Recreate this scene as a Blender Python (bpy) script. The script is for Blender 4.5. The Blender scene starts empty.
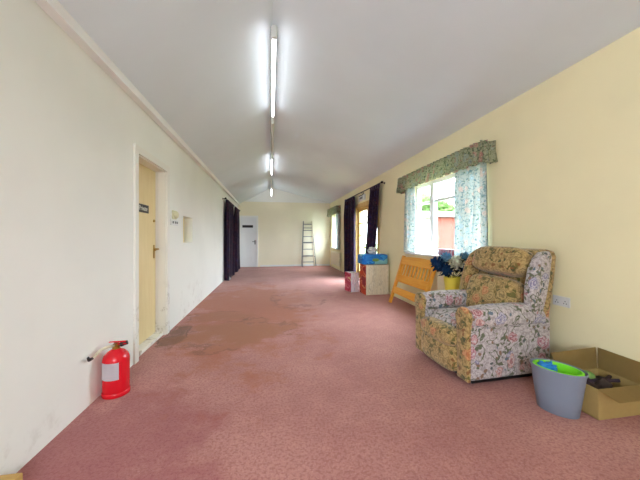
import bpy, bmesh, math, random
from mathutils import Vector, Matrix, noise
random.seed(7)
C = bpy.context.scene
COL = C.collection
PI = math.pi

# ------------------------------------------------------------------ room numbers (metres)
XL, XR = -1.276, 2.50          # left / right wall faces
YE, YR = 11.90, -1.70          # end / rear wall faces
RX, RZ = 0.02, 3.25            # ridge
ZL, ZR = 2.535, 2.647          # eaves
T = 0.25                       # wall thickness
CAMH = 1.20

# ------------------------------------------------------------------ helpers
def lin(c):
    r = []
    for v in c:
        v = v / 255.0
        r.append(v / 12.92 if v <= 0.04045 else ((v + 0.055) / 1.055) ** 2.4)
    return (*r, 1.0)

def box(bm, x0, y0, z0, x1, y1, z1, bev=0.0, seg=2, M=None):
    r = bmesh.ops.create_cube(bm, size=1.0)
    vs = r['verts']
    for v in vs:
        v.co = Vector((x0 + (v.co.x + .5) * (x1 - x0), y0 + (v.co.y + .5) * (y1 - y0), z0 + (v.co.z + .5) * (z1 - z0)))
        if M is not None:
            v.co = M @ v.co
    if bev > 0:
        es = {e for v in vs for e in v.link_edges}
        bmesh.ops.bevel(bm, geom=list(es), offset=bev, segments=seg, profile=0.5, affect='EDGES')

def prism(bm, pts, a0, a1, axis='y', bev=0.0, seg=2, M=None):
    """pts 2D outline; extruded along axis from a0 to a1.  axis y: pts are (x,z); x: (y,z); z: (x,y)"""
    def P(p, a):
        if axis == 'y': q = Vector((p[0], a, p[1]))
        elif axis == 'x': q = Vector((a, p[0], p[1]))
        else: q = Vector((p[0], p[1], a))
        return M @ q if M is not None else q
    lo = [bm.verts.new(P(p, a0)) for p in pts]
    hi = [bm.verts.new(P(p, a1)) for p in pts]
    n = len(pts)
    fs = [bm.faces.new(lo), bm.faces.new(hi[::-1])]
    for i in range(n):
        fs.append(bm.faces.new((lo[i], hi[i], hi[(i + 1) % n], lo[(i + 1) % n])))
    bmesh.ops.recalc_face_normals(bm, faces=fs)
    if bev > 0:
        es = set(fs[0].edges) | set(fs[1].edges)
        bmesh.ops.bevel(bm, geom=list(es), offset=bev, segments=seg, profile=0.5, affect='EDGES')

def rod(bm, p0, p1, r0, r1=None, seg=12):
    r1 = r0 if r1 is None else r1
    p0, p1 = Vector(p0), Vector(p1)
    d = (p1 - p0).normalized()
    a = Vector((0, 0, 1)) if abs(d.z) < .9 else Vector((1, 0, 0))
    u = d.cross(a).normalized(); w = d.cross(u)
    A = [bm.verts.new(p0 + (u * math.cos(2 * PI * i / seg) + w * math.sin(2 * PI * i / seg)) * r0) for i in range(seg)]
    B = [bm.verts.new(p1 + (u * math.cos(2 * PI * i / seg) + w * math.sin(2 * PI * i / seg)) * r1) for i in range(seg)]
    fs = [bm.faces.new(A[::-1]), bm.faces.new(B)]
    for i in range(seg):
        fs.append(bm.faces.new((A[i], A[(i + 1) % seg], B[(i + 1) % seg], B[i])))
    bmesh.ops.recalc_face_normals(bm, faces=fs)

def tube(bm, pts, r, seg=8):
    pts = [Vector(p) for p in pts]
    rings = []
    for k, p in enumerate(pts):
        d = (pts[min(k + 1, len(pts) - 1)] - pts[max(k - 1, 0)]).normalized()
        a = Vector((0, 0, 1)) if abs(d.z) < .95 else Vector((1, 0, 0))
        u = d.cross(a).normalized(); w = d.cross(u)
        rr = r[k] if isinstance(r, (list, tuple)) else r
        rings.append([bm.verts.new(p + (u * math.cos(2 * PI * i / seg) + w * math.sin(2 * PI * i / seg)) * rr) for i in range(seg)])
    fs = []
    for A, B in zip(rings, rings[1:]):
        for i in range(seg):
            fs.append(bm.faces.new((A[i], A[(i + 1) % seg], B[(i + 1) % seg], B[i])))
    fs.append(bm.faces.new(rings[0][::-1])); fs.append(bm.faces.new(rings[-1]))
    bmesh.ops.recalc_face_normals(bm, faces=fs)

def lathe(bm, prof, seg=32, c=(0, 0, 0), sx=1.0, sy=1.0, ang=0.0):
    rings = []
    ca, sa = math.cos(ang), math.sin(ang)
    for r, z in prof:
        ring = []
        for i in range(seg):
            t = 2 * PI * i / seg
            x, y = r * sx * math.cos(t), r * sy * math.sin(t)
            ring.append(bm.verts.new((c[0] + x * ca - y * sa, c[1] + x * sa + y * ca, c[2] + z)))
        rings.append(ring)
    fs = []
    for A, B in zip(rings, rings[1:]):
        for i in range(seg):
            fs.append(bm.faces.new((A[i], A[(i + 1) % seg], B[(i + 1) % seg], B[i])))
    fs.append(bm.faces.new(rings[0][::-1])); fs.append(bm.faces.new(rings[-1]))
    bmesh.ops.recalc_face_normals(bm, faces=fs)

def pillow(bm, c, d, p=4.0, n=10, ry=0.0, sag=None):
    """superellipsoid cushion: centre c, full dims d, exponent p, rotation about y"""
    t = bmesh.new()
    bmesh.ops.create_cube(t, size=2.0)
    bmesh.ops.subdivide_edges(t, edges=t.edges[:], cuts=n, use_grid_fill=True)
    M = Matrix.Translation(c) @ Matrix.Rotation(ry, 4, 'Y')
    for v in t.verts:
        q = Vector([math.sin(a * PI / 4) / math.sin(PI / 4) for a in v.co])
        nrm = (abs(q.x) ** p + abs(q.y) ** p + abs(q.z) ** p) ** (1 / p)
        q = q / nrm
        q = Vector((q.x * d[0] / 2, q.y * d[1] / 2, q.z * d[2] / 2))
        if sag: q = sag(q)
        v.co = M @ q
    me = bpy.data.meshes.new('tmp'); t.to_mesh(me); t.free()
    bm.from_mesh(me); bpy.data.meshes.remove(me)

def blob(bm, c, r, amp=.25, f=3.0, sub=3, sc=(1, 1, 1), seed=0.0):
    res = bmesh.ops.create_icosphere(bm, subdivisions=sub, radius=1.0)
    for v in res['verts']:
        q = v.co.copy()
        k = 1 + amp * noise.noise(q * f + Vector((seed, seed * 1.7, 3.1)))
        v.co = Vector((c[0] + q.x * r * k * sc[0], c[1] + q.y * r * k * sc[1], c[2] + q.z * r * k * sc[2]))

def obj(name, bm, m, parent=None, loc=(0, 0, 0), rot=(0, 0, 0), smooth=False, label=None):
    bmesh.ops.recalc_face_normals(bm, faces=bm.faces[:])
    me = bpy.data.meshes.new(name)
    bm.to_mesh(me); bm.free()
    ms = m if isinstance(m, (list, tuple)) else [m]
    for k in ms: me.materials.append(k)
    if smooth:
        for p in me.polygons: p.use_smooth = True
        if smooth != 'all':
            me.set_sharp_from_angle(angle=math.radians(40))
    o = bpy.data.objects.new(name, me); COL.objects.link(o)
    o.location = loc; o.rotation_euler = rot
    if parent is not None: o.parent = parent
    if label: o['label'] = label
    return o

def tag(o, label, cat, group=None, kind=None):
    o['label'] = label; o['category'] = cat
    if group: o['group'] = group
    if kind: o['kind'] = kind
    return o

def thing(name, label, cat, loc=(0, 0, 0), rotz=0.0, group=None):
    o = bpy.data.objects.new(name, None); COL.objects.link(o)
    o.empty_display_size = .1
    o.location = loc; o.rotation_euler = (0, 0, rotz)
    return tag(o, label, cat, group)

def struct(name, bm, m, label, cat, **k):
    return tag(obj(name, bm, m, **k), label, cat, kind='structure')

def text_bm(s, size, extr=.0015):
    cu = bpy.data.curves.new('lettering', 'FONT'); cu.body = s; cu.size = size; cu.extrude = extr
    cu.align_x = 'CENTER'; cu.align_y = 'CENTER'
    o = bpy.data.objects.new('lettering', cu); COL.objects.link(o)
    bpy.context.view_layer.update()
    dg = bpy.context.evaluated_depsgraph_get()
    me = bpy.data.meshes.new_from_object(o.evaluated_get(dg))
    bm = bmesh.new(); bm.from_mesh(me)
    bpy.data.objects.remove(o); bpy.data.meshes.remove(me); bpy.data.curves.remove(cu)
    return bm

# ------------------------------------------------------------------ materials
class NT:
    def __init__(s, name):
        s.m = bpy.data.materials.new(name); s.m.use_nodes = True
        s.t = s.m.node_tree; s.t.nodes.clear()
        s.out = s.n('ShaderNodeOutputMaterial')
    def n(s, typ, **kw):
        x = s.t.nodes.new(typ)
        for k, v in kw.items(): setattr(x, k, v)
        return x
    def l(s, a, b): s.t.links.new(a, b)
    def coord(s, scale=None):
        tc = s.n('ShaderNodeTexCoord')
        if scale is None: return tc.outputs['Object']
        mp = s.n('ShaderNodeMapping'); mp.inputs['Scale'].default_value = scale
        s.l(tc.outputs['Object'], mp.inputs['Vector']); return mp.outputs[0]
    def noise(s, vec, scale, detail=3, rough=.5):
        x = s.n('ShaderNodeTexNoise'); x.inputs['Scale'].default_value = scale
        x.inputs['Detail'].default_value = detail; x.inputs['Roughness'].default_value = rough
        s.l(vec, x.inputs['Vector']); return x.outputs['Fac']
    def math(s, op, a, b=None, clamp=False):
        x = s.n('ShaderNodeMath', operation=op); x.use_clamp = clamp
        for i, v in enumerate((a, b)):
            if v is None: continue
            if isinstance(v, (int, float)): x.inputs[i].default_value = v
            else: s.l(v, x.inputs[i])
        return x.outputs[0]
    def ramp(s, fac, stops, interp='LINEAR'):
        x = s.n('ShaderNodeValToRGB'); x.color_ramp.interpolation = interp
        e = x.color_ramp.elements
        e[0].position, e[0].color = stops[0]; e[1].position, e[1].color = stops[1]
        for p, c in stops[2:]:
            q = e.new(p); q.color = c
        s.l(fac, x.inputs['Fac']); return x.outputs['Color']
    def step(s, v, a, b):
        x = s.n('ShaderNodeMapRange'); x.interpolation_type = 'SMOOTHSTEP'
        x.inputs['From Min'].default_value = a; x.inputs['From Max'].default_value = b
        s.l(v, x.inputs['Value']); return x.outputs['Result']
    def mix(s, f, a, b):
        x = s.n('ShaderNodeMix', data_type='RGBA')
        if isinstance(f, (int, float)): x.inputs['Factor'].default_value = f
        else: s.l(f, x.inputs['Factor'])
        for nm, v in (('A', a), ('B', b)):
            i = [k for k in x.inputs if k.name == nm and k.type == 'RGBA'][0]
            if isinstance(v, tuple): i.default_value = v
            else: s.l(v, i)
        return [k for k in x.outputs if k.type == 'RGBA'][0]
    def bsdf(s, col, rough=.6, metal=0.0, spec=.3, sheen=0.0, bump=None, bd=.02, bs=.3, trans=0.0):
        b = s.n('ShaderNodeBsdfPrincipled')
        if isinstance(col, tuple): b.inputs['Base Color'].default_value = col
        else: s.l(col, b.inputs['Base Color'])
        b.inputs['Roughness'].default_value = rough; b.inputs['Metallic'].default_value = metal
        b.inputs['Specular IOR Level'].default_value = spec
        b.inputs['Sheen Weight'].default_value = sheen
        if bump is not None:
            bp = s.n('ShaderNodeBump'); bp.inputs['Strength'].default_value = bs; bp.inputs['Distance'].default_value = bd
            s.l(bump, bp.inputs['Height']); s.l(bp.outputs[0], b.inputs['Normal'])
        sh = b.outputs[0]
        if trans > 0:
            tr = s.n('ShaderNodeBsdfTranslucent')
            if isinstance(col, tuple): tr.inputs['Color'].default_value = col
            else: s.l(col, tr.inputs['Color'])
            mx = s.n('ShaderNodeMixShader'); mx.inputs[0].default_value = trans
            s.l(b.outputs[0], mx.inputs[1]); s.l(tr.outputs[0], mx.inputs[2]); sh = mx.outputs[0]
        s.l(sh, s.out.inputs['Surface'])
        return s.m

def plain(name, rgb, rough=.5, metal=0.0, spec=.35, var=.06, scale=12.0, sheen=0.0):
    t = NT(name); v = t.coord()
    c = lin(rgb); d = tuple(max(0, k * (1 - var * 2)) for k in c[:3]) + (1,)
    col = t.mix(t.noise(v, scale), d, c)
    return t.bsdf(col, rough, metal, spec, sheen)

def paint(name, rgb, rough=.75, grime=None, var=.04, gable=None, bump=.15):
    t = NT(name); v = t.coord()
    c = lin(rgb); d = tuple(k * (1 - var) for k in c[:3]) + (1,)
    col = t.mix(t.step(t.noise(v, 1.3, 4), .35, .65), d, c)
    if gable:
        sp = t.n('ShaderNodeSeparateXYZ'); t.l(v, sp.inputs[0])
        col = t.mix(t.step(sp.outputs['Z'], gable[0] - .004, gable[0] + .004), col, lin(gable[1]))
    if grime:
        sp = t.n('ShaderNodeSeparateXYZ'); t.l(v, sp.inputs[0])
        for (y0, y1, z1, amt) in grime:
            a = t.math('MULTIPLY', t.step(sp.outputs['Y'], y0, y0 + .25), t.step(sp.outputs['Y'], y1 + .25, y1))
            b = t.step(sp.outputs['Z'], z1, z1 * .3)
            nn = t.step(t.noise(v, 6.0, 5, .7), .52, .66)
            f = t.math('MULTIPLY', t.math('MULTIPLY', a, b), t.math('MULTIPLY', nn, amt))
            col = t.mix(f, col, lin((150, 135, 110)))
    return t.bsdf(col, rough, 0, .25, bump=t.noise(v, 60, 4), bd=.004, bs=bump)

def wood(name, a, b, axis='Y', rough=.4, scale=1.0):
    t = NT(name)
    sc = {'X': (1.2, 14, 14), 'Y': (14, 1.2, 14), 'Z': (14, 14, 1.2)}[axis]
    v = t.coord(tuple(k * scale for k in sc))
    n = t.noise(v, 2.0, 5, .6)
    col = t.ramp(n, [(.3, lin(a)), (.7, lin(b))])
    return t.bsdf(col, rough, 0, .4, bump=n, bd=.002, bs=.2)

def floral(name, base, flowers, leaves, scale=8.0, dens=.4, trans=0.0, sheen=.2, mott=(200, 180, 150), mo=.4, fine=1.0):
    t = NT(name); v = t.coord()
    nv = t.n('ShaderNodeTexNoise'); nv.inputs['Scale'].default_value = scale * 1.8; nv.inputs['Detail'].default_value = 2
    t.l(v, nv.inputs['Vector'])
    sub = t.n('ShaderNodeVectorMath', operation='MULTIPLY_ADD')
    t.l(nv.outputs['Color'], sub.inputs[0]); k = .55 / scale
    sub.inputs[1].default_value = (k, k, k); t.l(v, sub.inputs[2])
    w = sub.outputs[0]
    def vor(sc):
        x = t.n('ShaderNodeTexVoronoi'); x.inputs['Scale'].default_value = sc; t.l(w, x.inputs['Vector'])
        sp = t.n('ShaderNodeSeparateColor'); t.l(x.outputs['Color'], sp.inputs[0])
        return x.outputs['Distance'], sp.outputs
    col = t.mix(t.math('MULTIPLY', t.step(t.noise(v, scale * 5 * fine, 4, .7), .4, .6), mo), lin(base), lin(mott))
    # leaves
    d2, r2 = vor(scale * 2.4)
    lm = t.math('MULTIPLY', t.step(d2, .40, .30), t.step(r2[0], dens - .02, dens + .02))
    n = len(leaves)
    lc = t.ramp(r2[1], [(i / n, lin(c)) for i, c in enumerate(leaves)], 'CONSTANT')
    col = t.mix(lm, col, lc)
    # vines
    vn = t.noise(w, scale * 1.1, 1)
    vm = t.step(t.math('ABSOLUTE', t.math('SUBTRACT', vn, .5)), .022, .012)
    col = t.mix(vm, col, lin(leaves[0]))
    # blossoms
    d1, r1 = vor(scale)
    fm = t.math('MULTIPLY', t.step(d1, .46, .42), t.step(r1[0], .46, .48))
    m = len(flowers)
    fa = t.ramp(r1[1], [(i / m, lin(c[0])) for i, c in enumerate(flowers)], 'CONSTANT')
    fb = t.ramp(r1[1], [(i / m, lin(c[1])) for i, c in enumerate(flowers)], 'CONSTANT')
    wav = t.math('SINE', t.math('MULTIPLY', d1, 40.0))
    fc = t.mix(t.step(wav, -.3, .5), fa, fb)
    fc = t.mix(t.step(t.noise(v, scale * 6, 3), .5, .65), fc, lin(base))
    col = t.mix(fm, col, fc)
    return t.bsdf(col, .85, 0, .15, sheen, bump=t.noise(v, 300, 2), bd=.001, bs=.3, trans=trans)

def carpet_mat():
    t = NT('red carpet'); v = t.coord()
    sp = t.n('ShaderNodeSeparateXYZ'); t.l(v, sp.inputs[0])
    n1 = t.noise(v, 1.1, 4, .6); n2 = t.noise(v, 55, 3, .7); n3 = t.noise(v, 7, 4, .65)
    col = t.ramp(n1, [(.3, lin((164, 107, 100))), (.7, lin((187, 133, 122)))])
    col = t.mix(t.math('MULTIPLY', t.step(n3, .42, .7), .35), col, lin((196, 142, 126)))
    col = t.mix(t.math('MULTIPLY', t.step(n2, .45, .62), .55), col, lin((138, 78, 73)))
    col = t.mix(t.math('MULTIPLY', t.step(t.noise(v, 130, 2), .55, .7), .35), col, lin((214, 166, 162)))
    # damp stains, and painted near-left shade: noise-warped ellipses with a darker tide line
    warp = t.math('MULTIPLY', t.math('SUBTRACT', t.noise(v, 2.3, 5, .65), .5), 2.2)
    def stain_shade(cx, cy, rx, ry, c, amt, edge, eamt):
        nonlocal col
        a = t.math('DIVIDE', t.math('SUBTRACT', sp.outputs['X'], cx), rx)
        b = t.math('DIVIDE', t.math('SUBTRACT', sp.outputs['Y'], cy), ry)
        d = t.math('SQRT', t.math('ADD', t.math('MULTIPLY', a, a), t.math('MULTIPLY', b, b)))
        d = t.math('ADD', d, warp)
        col = t.mix(t.math('MULTIPLY', t.step(d, 1.08, .55), amt), col, lin(c))
        e = t.math('MULTIPLY', t.step(d, .84, .93), t.step(d, 1.06, .98))
        e = t.math('MULTIPLY', e, t.step(t.noise(v, 1.7, 3), .42, .55))
        col = t.mix(t.math('MULTIPLY', e, eamt), col, lin(edge))
    stain_shade(-.95, 1.3, .75, 1.3, (142, 72, 78), .5, (110, 70, 50), 0.0)  # darker crimson of the near-left light, painted into the carpet colour
    stain_shade(-.35, 5.0, 1.1, 2.6, (162, 92, 58), .7, (110, 70, 50), 0.0)
    stain_shade(-.45, 3.75, .80, .55, (146, 96, 60), .5, (96, 68, 46), .4)
    stain_shade(-.75, 4.5, .50, .32, (142, 92, 58), .4, (92, 64, 46), .4)
    stain_shade(-1.14, 3.75, .13, .5, (96, 70, 46), .5, (64, 46, 32), .5)
    stain_shade(.55, 5.6, .55, .75, (180, 124, 108), .3, (124, 80, 70), .6)
    return t.bsdf(col, .9, 0, .1, .12, bump=n2, bd=.006, bs=.5)

M = {}
M['wall_l'] = paint('off white wall paint', (238, 238, 231), grime=[(4.2, 5.6, .6, .25), (1.2, 1.9, .3, .15)])
M['wall_r'] = paint('cream wall paint', (247, 237, 196), var=.05)
M['wall_e'] = paint('pale cream wall paint', (243, 235, 210), gable=(2.675, (240, 240, 236)))
M['wall_b'] = paint('rear wall paint', (238, 230, 205))
M['niche'] = paint('niche cream paint', (240, 222, 168))
M['ceil'] = paint('white ceiling paint', (224, 234, 242), var=.03)
M['white'] = paint('white gloss paint', (240, 240, 238), rough=.35, bump=.03)
M['white_dirty'] = paint('scuffed white frame paint', (236, 233, 224), rough=.45, bump=.05, grime=[(2.8, 4.2, .75, .8)])
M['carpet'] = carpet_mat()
M['door_cream'] = wood('cream yellow door', (226, 204, 150), (234, 214, 164), 'Z', .45)
M['door_white'] = paint('white door paint', (232, 233, 236), rough=.4, bump=.04)
M['black_plate'] = plain('dark plastic plate', (34, 30, 28), .35)
M['letter'] = plain('white lettering', (225, 222, 212), .5)
M['brass'] = plain('aged brass', (176, 140, 66), .35, 1.0)
M['chrome'] = plain('dull steel', (150, 150, 152), .3, 1.0)
M['upvc'] = plain('white plastic frame', (240, 242, 246), .3, var=.02)
M['pine_frame'] = wood('honey pine door frame', (214, 176, 96), (232, 200, 128), 'Z', .45)
M['pine'] = wood('orange pine', (230, 152, 40), (248, 188, 76), 'Y', .35)
M['pine_v'] = wood('orange pine upright', (226, 148, 40), (246, 184, 74), 'Z', .35)
M['dark_cur'] = floral('plum patterned curtain', (46, 30, 50), [((96, 46, 74), (44, 28, 44)), ((64, 56, 110), (44, 32, 56))], [(74, 50, 66), (48, 40, 92), (96, 50, 66)], 6.0, .4, 0, .4, (66, 46, 84), .6)
M['cur_lining'] = plain('cream curtain lining', (222, 214, 206), .8)
M['net_floral'] = floral('pale floral curtain', (204, 198, 190), [((206, 180, 172), (230, 214, 206)), ((150, 176, 190), (206, 220, 226))], [(140, 160, 162), (124, 150, 160), (168, 184, 186), (130, 150, 134)], 13.0, .4, .12, .1, (180, 202, 206), .6)
M['pelmet'] = floral('green floral valance', (206, 204, 176), [((186, 136, 130), (214, 176, 160)), ((150, 160, 158), (196, 204, 190))], [(122, 134, 108), (142, 152, 126), (112, 130, 120), (172, 146, 126)], 13.0, .35, .12, .1, (150, 156, 122), .6)
ROSE = [((160, 100, 112), (196, 152, 158)), ((166, 112, 112), (200, 164, 154)), ((128, 120, 148), (176, 172, 188)), ((150, 92, 98), (192, 148, 150))]
LEAF = [(98, 100, 78), (96, 108, 120), (122, 118, 84), (88, 92, 92), (134, 104, 84)]
M['fab_cool_lit'] = floral('cool lit floral tapestry', (200, 190, 190), ROSE, LEAF, 9.0, .24, 0, .3, (138, 126, 126), .75)  # one tapestry in two tones: light by facing side put into the colour
M['fab_warm_lit'] = floral('warm lit floral tapestry', (190, 160, 106), [((176, 112, 74), (204, 148, 104)), ((150, 98, 66), (196, 138, 96)), ((140, 120, 80), (188, 160, 108))],
                      [(104, 96, 52), (122, 104, 56), (86, 84, 52), (134, 92, 54)], 9.0, .24, 0, .3, (126, 102, 60), .75)
M['black'] = plain('black plastic', (24, 23, 24), .45)
M['red'] = plain('glossy red enamel', (214, 18, 34), .25, 0, .5, .03)
M['label'] = plain('white paper label', (240, 240, 244), .6)
M['hose'] = plain('pale rubber hose', (206, 196, 168), .6)
M['grey_bin'] = plain('grey plastic', (128, 136, 152), .45, var=.03)
M['lime'] = plain('lime green plastic', (128, 226, 40), .4, var=.03)
M['blue_cloth'] = plain('blue cloth', (48, 136, 214), .8)
M['card'] = plain('brown cardboard', (176, 148, 92), .85, var=.06, scale=30)
M['card_dark'] = plain('taped cardboard seam', (150, 122, 76), .6)
M['alu'] = plain('dull aluminium', (110, 112, 118), .4, .7)
M['alu_lit'] = plain('lit aluminium stile', (206, 186, 160), .6)  # lit side of the metal stile put into a paler colour
M['tube_off'] = plain('frosted unlit tube', (226, 228, 226), .3)
M['bluepack'] = NT('blue printed film').m
M['soil'] = plain('dark brown clutter', (58, 44, 38), .8)
M['plum'] = plain('dark plum plastic', (58, 40, 52), .5)
M['green'] = plain('dull green plastic', (122, 160, 84), .5)
M['yellow'] = plain('lemon yellow ceramic', (236, 218, 84), .3, var=.03)
M['radiator'] = plain('cream radiator enamel', (238, 230, 200), .35, var=.02)
M['petal_blue'] = plain('dark blue petals', (22, 74, 122), .8, var=.25, scale=60)
M['petal_pale'] = plain('pale blue petals', (120, 170, 200), .8, var=.2, scale=60)
M['petal_white'] = plain('cream white petals', (232, 230, 206), .8, var=.1, scale=60)
M['leaf'] = plain('dark green leaves', (34, 48, 34), .6, var=.2, scale=40)
M['lightbody'] = plain('white enamel batten', (226, 226, 222), .4, var=.02)
M['plastic_white'] = plain('white moulded plastic', (228, 228, 226), .4, var=.02)
M['plastic_cream'] = plain('aged cream plastic', (222, 216, 178), .45, var=.05)
M['grey'] = plain('mid grey plastic', (120, 122, 126), .5)
M['plastic_bag'] = plain('white thin plastic', (230, 228, 226), .35, var=.04)
M['grass'] = plain('grass', (70, 92, 44), .9, var=.3, scale=20)
M['render'] = plain('pale wall render', (150, 142, 130), .9)
M['roof'] = plain('grey slate', (110, 100, 100), .8)
M['foliage'] = plain('bright leaves', (74, 104, 36), .8, var=.35, scale=15)
M['bark'] = plain('brown bark', (92, 74, 56), .9)
M['tan_board'] = wood('tan board', (176, 138, 74), (196, 158, 92), 'X', .6)

def emit(name, rgb, s):
    t = NT(name); e = t.n('ShaderNodeEmission'); e.inputs['Color'].default_value = (*rgb, 1); e.inputs['Strength'].default_value = s
    t.l(e.outputs[0], t.out.inputs['Surface']); return t.m
M['tube_on'] = emit('lit fluorescent tube', (.96, .98, 1.0), 5.0)

def glass():
    t = NT('window glass')
    a = t.n('ShaderNodeBsdfTransparent'); a.inputs['Color'].default_value = (.96, .98, .98, 1)
    g = t.n('ShaderNodeBsdfGlossy'); g.inputs['Roughness'].default_value = .02
    lw = t.n('ShaderNodeLayerWeight'); lw.inputs['Blend'].default_value = .5
    f = t.math('ADD', t.math('MULTIPLY', t.math('POWER', lw.outputs['Facing'], 5.0), .8), .03)
    m = t.n('ShaderNodeMixShader'); t.l(f, m.inputs[0]); t.l(a.outputs[0], m.inputs[1]); t.l(g.outputs[0], m.inputs[2])
    t.l(m.outputs[0], t.out.inputs['Surface']); return t.m
M['glass'] = glass()

def stripes(name, base, cols, axis, scale, thr=.5):
    """printed packaging: irregular blocks/lines along one axis plus a low-frequency break-up"""
    t = NT(name)
    sc = [1.0, 1.0, 1.0]; sc['XYZ'.index(axis)] = scale
    v = t.coord(tuple(sc))
    n = t.n('ShaderNodeTexNoise'); n.inputs['Scale'].default_value = 3.0; n.inputs['Detail'].default_value = 2; t.l(v, n.inputs['Vector'])
    col = t.ramp(n.outputs['Fac'], [(0, lin(base))] + [(.42 + .05 * i, lin(c)) for i, c in enumerate(cols)], 'CONSTANT')
    return t.bsdf(col, .55, 0, .3)
M['box_front'] = stripes('cream printed carton', (226, 214, 188), [(214, 200, 172), (232, 222, 200), (196, 184, 160), (228, 216, 190)], 'X', 9.0)
M['box_red'] = stripes('red printed carton', (206, 72, 40), [(190, 50, 36), (226, 150, 96), (200, 60, 44), (160, 40, 40)], 'Z', 2.0)
M['small_front'] = stripes('pink white printed carton', (232, 222, 226), [(214, 180, 190), (236, 230, 232), (190, 190, 206), (228, 212, 214)], 'X', 8.0)
M['small_red'] = stripes('crimson printed carton', (190, 56, 84), [(176, 40, 64), (216, 120, 140), (188, 60, 80), (226, 206, 160)], 'Z', 2.5)
M['bluepack'] = stripes('blue printed film', (34, 124, 206), [(24, 108, 196), (60, 156, 224), (28, 112, 200), (130, 190, 196)], 'Z', 2.0)
M['patterned'] = stripes('red white blue patterned card', (160, 60, 84), [(226, 206, 214), (176, 70, 92), (120, 150, 190), (214, 216, 226)], 'Y', 9.0)

def brick():
    t = NT('red brick'); v = t.coord((1, 1, 1))
    tc = t.n('ShaderNodeTexBrick'); tc.inputs['Scale'].default_value = 4.0
    tc.inputs['Color1'].default_value = lin((128, 56, 48)); tc.inputs['Color2'].default_value = lin((112, 48, 42)); tc.inputs['Mortar'].default_value = lin((136, 104, 92))
    mp = t.n('ShaderNodeMapping'); mp.inputs['Rotation'].default_value = (PI / 2, 0, 0)
    t.l(v, mp.inputs['Vector']); t.l(mp.outputs[0], tc.inputs['Vector'])
    return t.bsdf(tc.outputs['Color'], .9, 0, .1)
M['brick'] = brick()

# ------------------------------------------------------------------ the setting
def wall_boxes(bm, xa, xb, y0, y1, z1, holes):
    """wall slab between x=xa..xb with rectangular holes (ya,yb,za,zb) sorted by y, not overlapping in y"""
    y = y0
    for (ya, yb, za, zb) in sorted(holes):
        box(bm, xa, y, 0, xb, ya, z1)
        if za > 0: box(bm, xa, ya, 0, xb, yb, za)
        box(bm, xa, ya, zb, xb, yb, z1)
        y = yb
    box(bm, xa, y, 0, xb, y1, z1)

DOOR1 = (3.02, 3.80, 2.02)
NICHE = (4.50, 5.02, 1.12, 1.52)
W1 = (2.96, 4.86, .93, 2.14)
FD = (6.35, 8.15, 2.10)
W2 = (10.30, 11.50, .80, 2.12)

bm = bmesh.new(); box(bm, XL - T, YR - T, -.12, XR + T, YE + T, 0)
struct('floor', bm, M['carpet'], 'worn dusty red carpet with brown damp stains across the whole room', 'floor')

bm = bmesh.new()
wall_boxes(bm, XL - T, XL, YR - T, YE + T, ZL + .02, [(DOOR1[0], DOOR1[1], 0, DOOR1[2]), NICHE])
struct('wall_left', bm, M['wall_l'], 'long off white painted wall on the left with door and niche', 'wall')
bm = bmesh.new(); box(bm, XL - T - .02, NICHE[0] - .05, NICHE[2] - .05, XL - .13, NICHE[1] + .05, NICHE[3] + .05)
struct('trim_2', bm, M['niche'], 'cream yellow back of the small recess in left wall', 'recess')
bm = bmesh.new(); box(bm, XL - T - .03, DOOR1[0] - .1, 0, XL - T - .01, DOOR1[1] + .1, DOOR1[2] + .1)

bm.free()
bm = bmesh.new()
wall_boxes(bm, XR, XR + T, YR - T, YE + T, ZR + .02, [W1, (FD[0], FD[1], 0, FD[2]), W2])
struct('wall_right', bm, M['wall_r'], 'long cream wall on the right with windows and glazed doors', 'wall')

bm = bmesh.new()
prism(bm, [(XL - T, 0), (XR + T, 0), (XR + T, ZR), (XR, ZR + .02), (RX, RZ + .02), (XL, ZL + .02), (XL - T, ZL)], YE, YE + T, 'y')
struct('wall_end', bm, M['wall_e'], 'far cream end wall with white painted gable above', 'wall')

bm = bmesh.new()
RWIN_ADDED = (-1.05, .45, .85, 2.2)  # unseen opening, added and sized for the daylight it lets in
box(bm, XL - T, YR - T, 0, RWIN_ADDED[0], YR, 2.5); box(bm, RWIN_ADDED[1], YR - T, 0, XR + T, YR, 2.5)
box(bm, RWIN_ADDED[0], YR - T, 0, RWIN_ADDED[1], YR, RWIN_ADDED[2]); box(bm, RWIN_ADDED[0], YR - T, RWIN_ADDED[3], RWIN_ADDED[1], YR, 2.5)
prism(bm, [(XL - T, 2.5), (XR + T, 2.5), (XR + T, ZR), (XR, ZR + .02), (RX, RZ + .02), (XL, ZL + .02), (XL - T, ZL)], YR - T, YR, 'y')
struct('wall_rear', bm, M['wall_b'], 'rear wall behind the camera with an unseen window added for daylight', 'wall')

sl = (RZ - ZL) / (RX - XL); sr = (RZ - ZR) / (XR - RX)
bm = bmesh.new()
prism(bm, [(XL - T, ZL - sl * T), (RX, RZ), (XR + T, ZR - sr * T), (XR + T, ZR - sr * T + .15), (RX, RZ + .15), (XL - T, ZL - sl * T + .15)], YR - T, YE + T, 'y')
struct('ceiling', bm, M['ceil'], 'white pitched ceiling with off centre ridge', 'ceiling')

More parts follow.
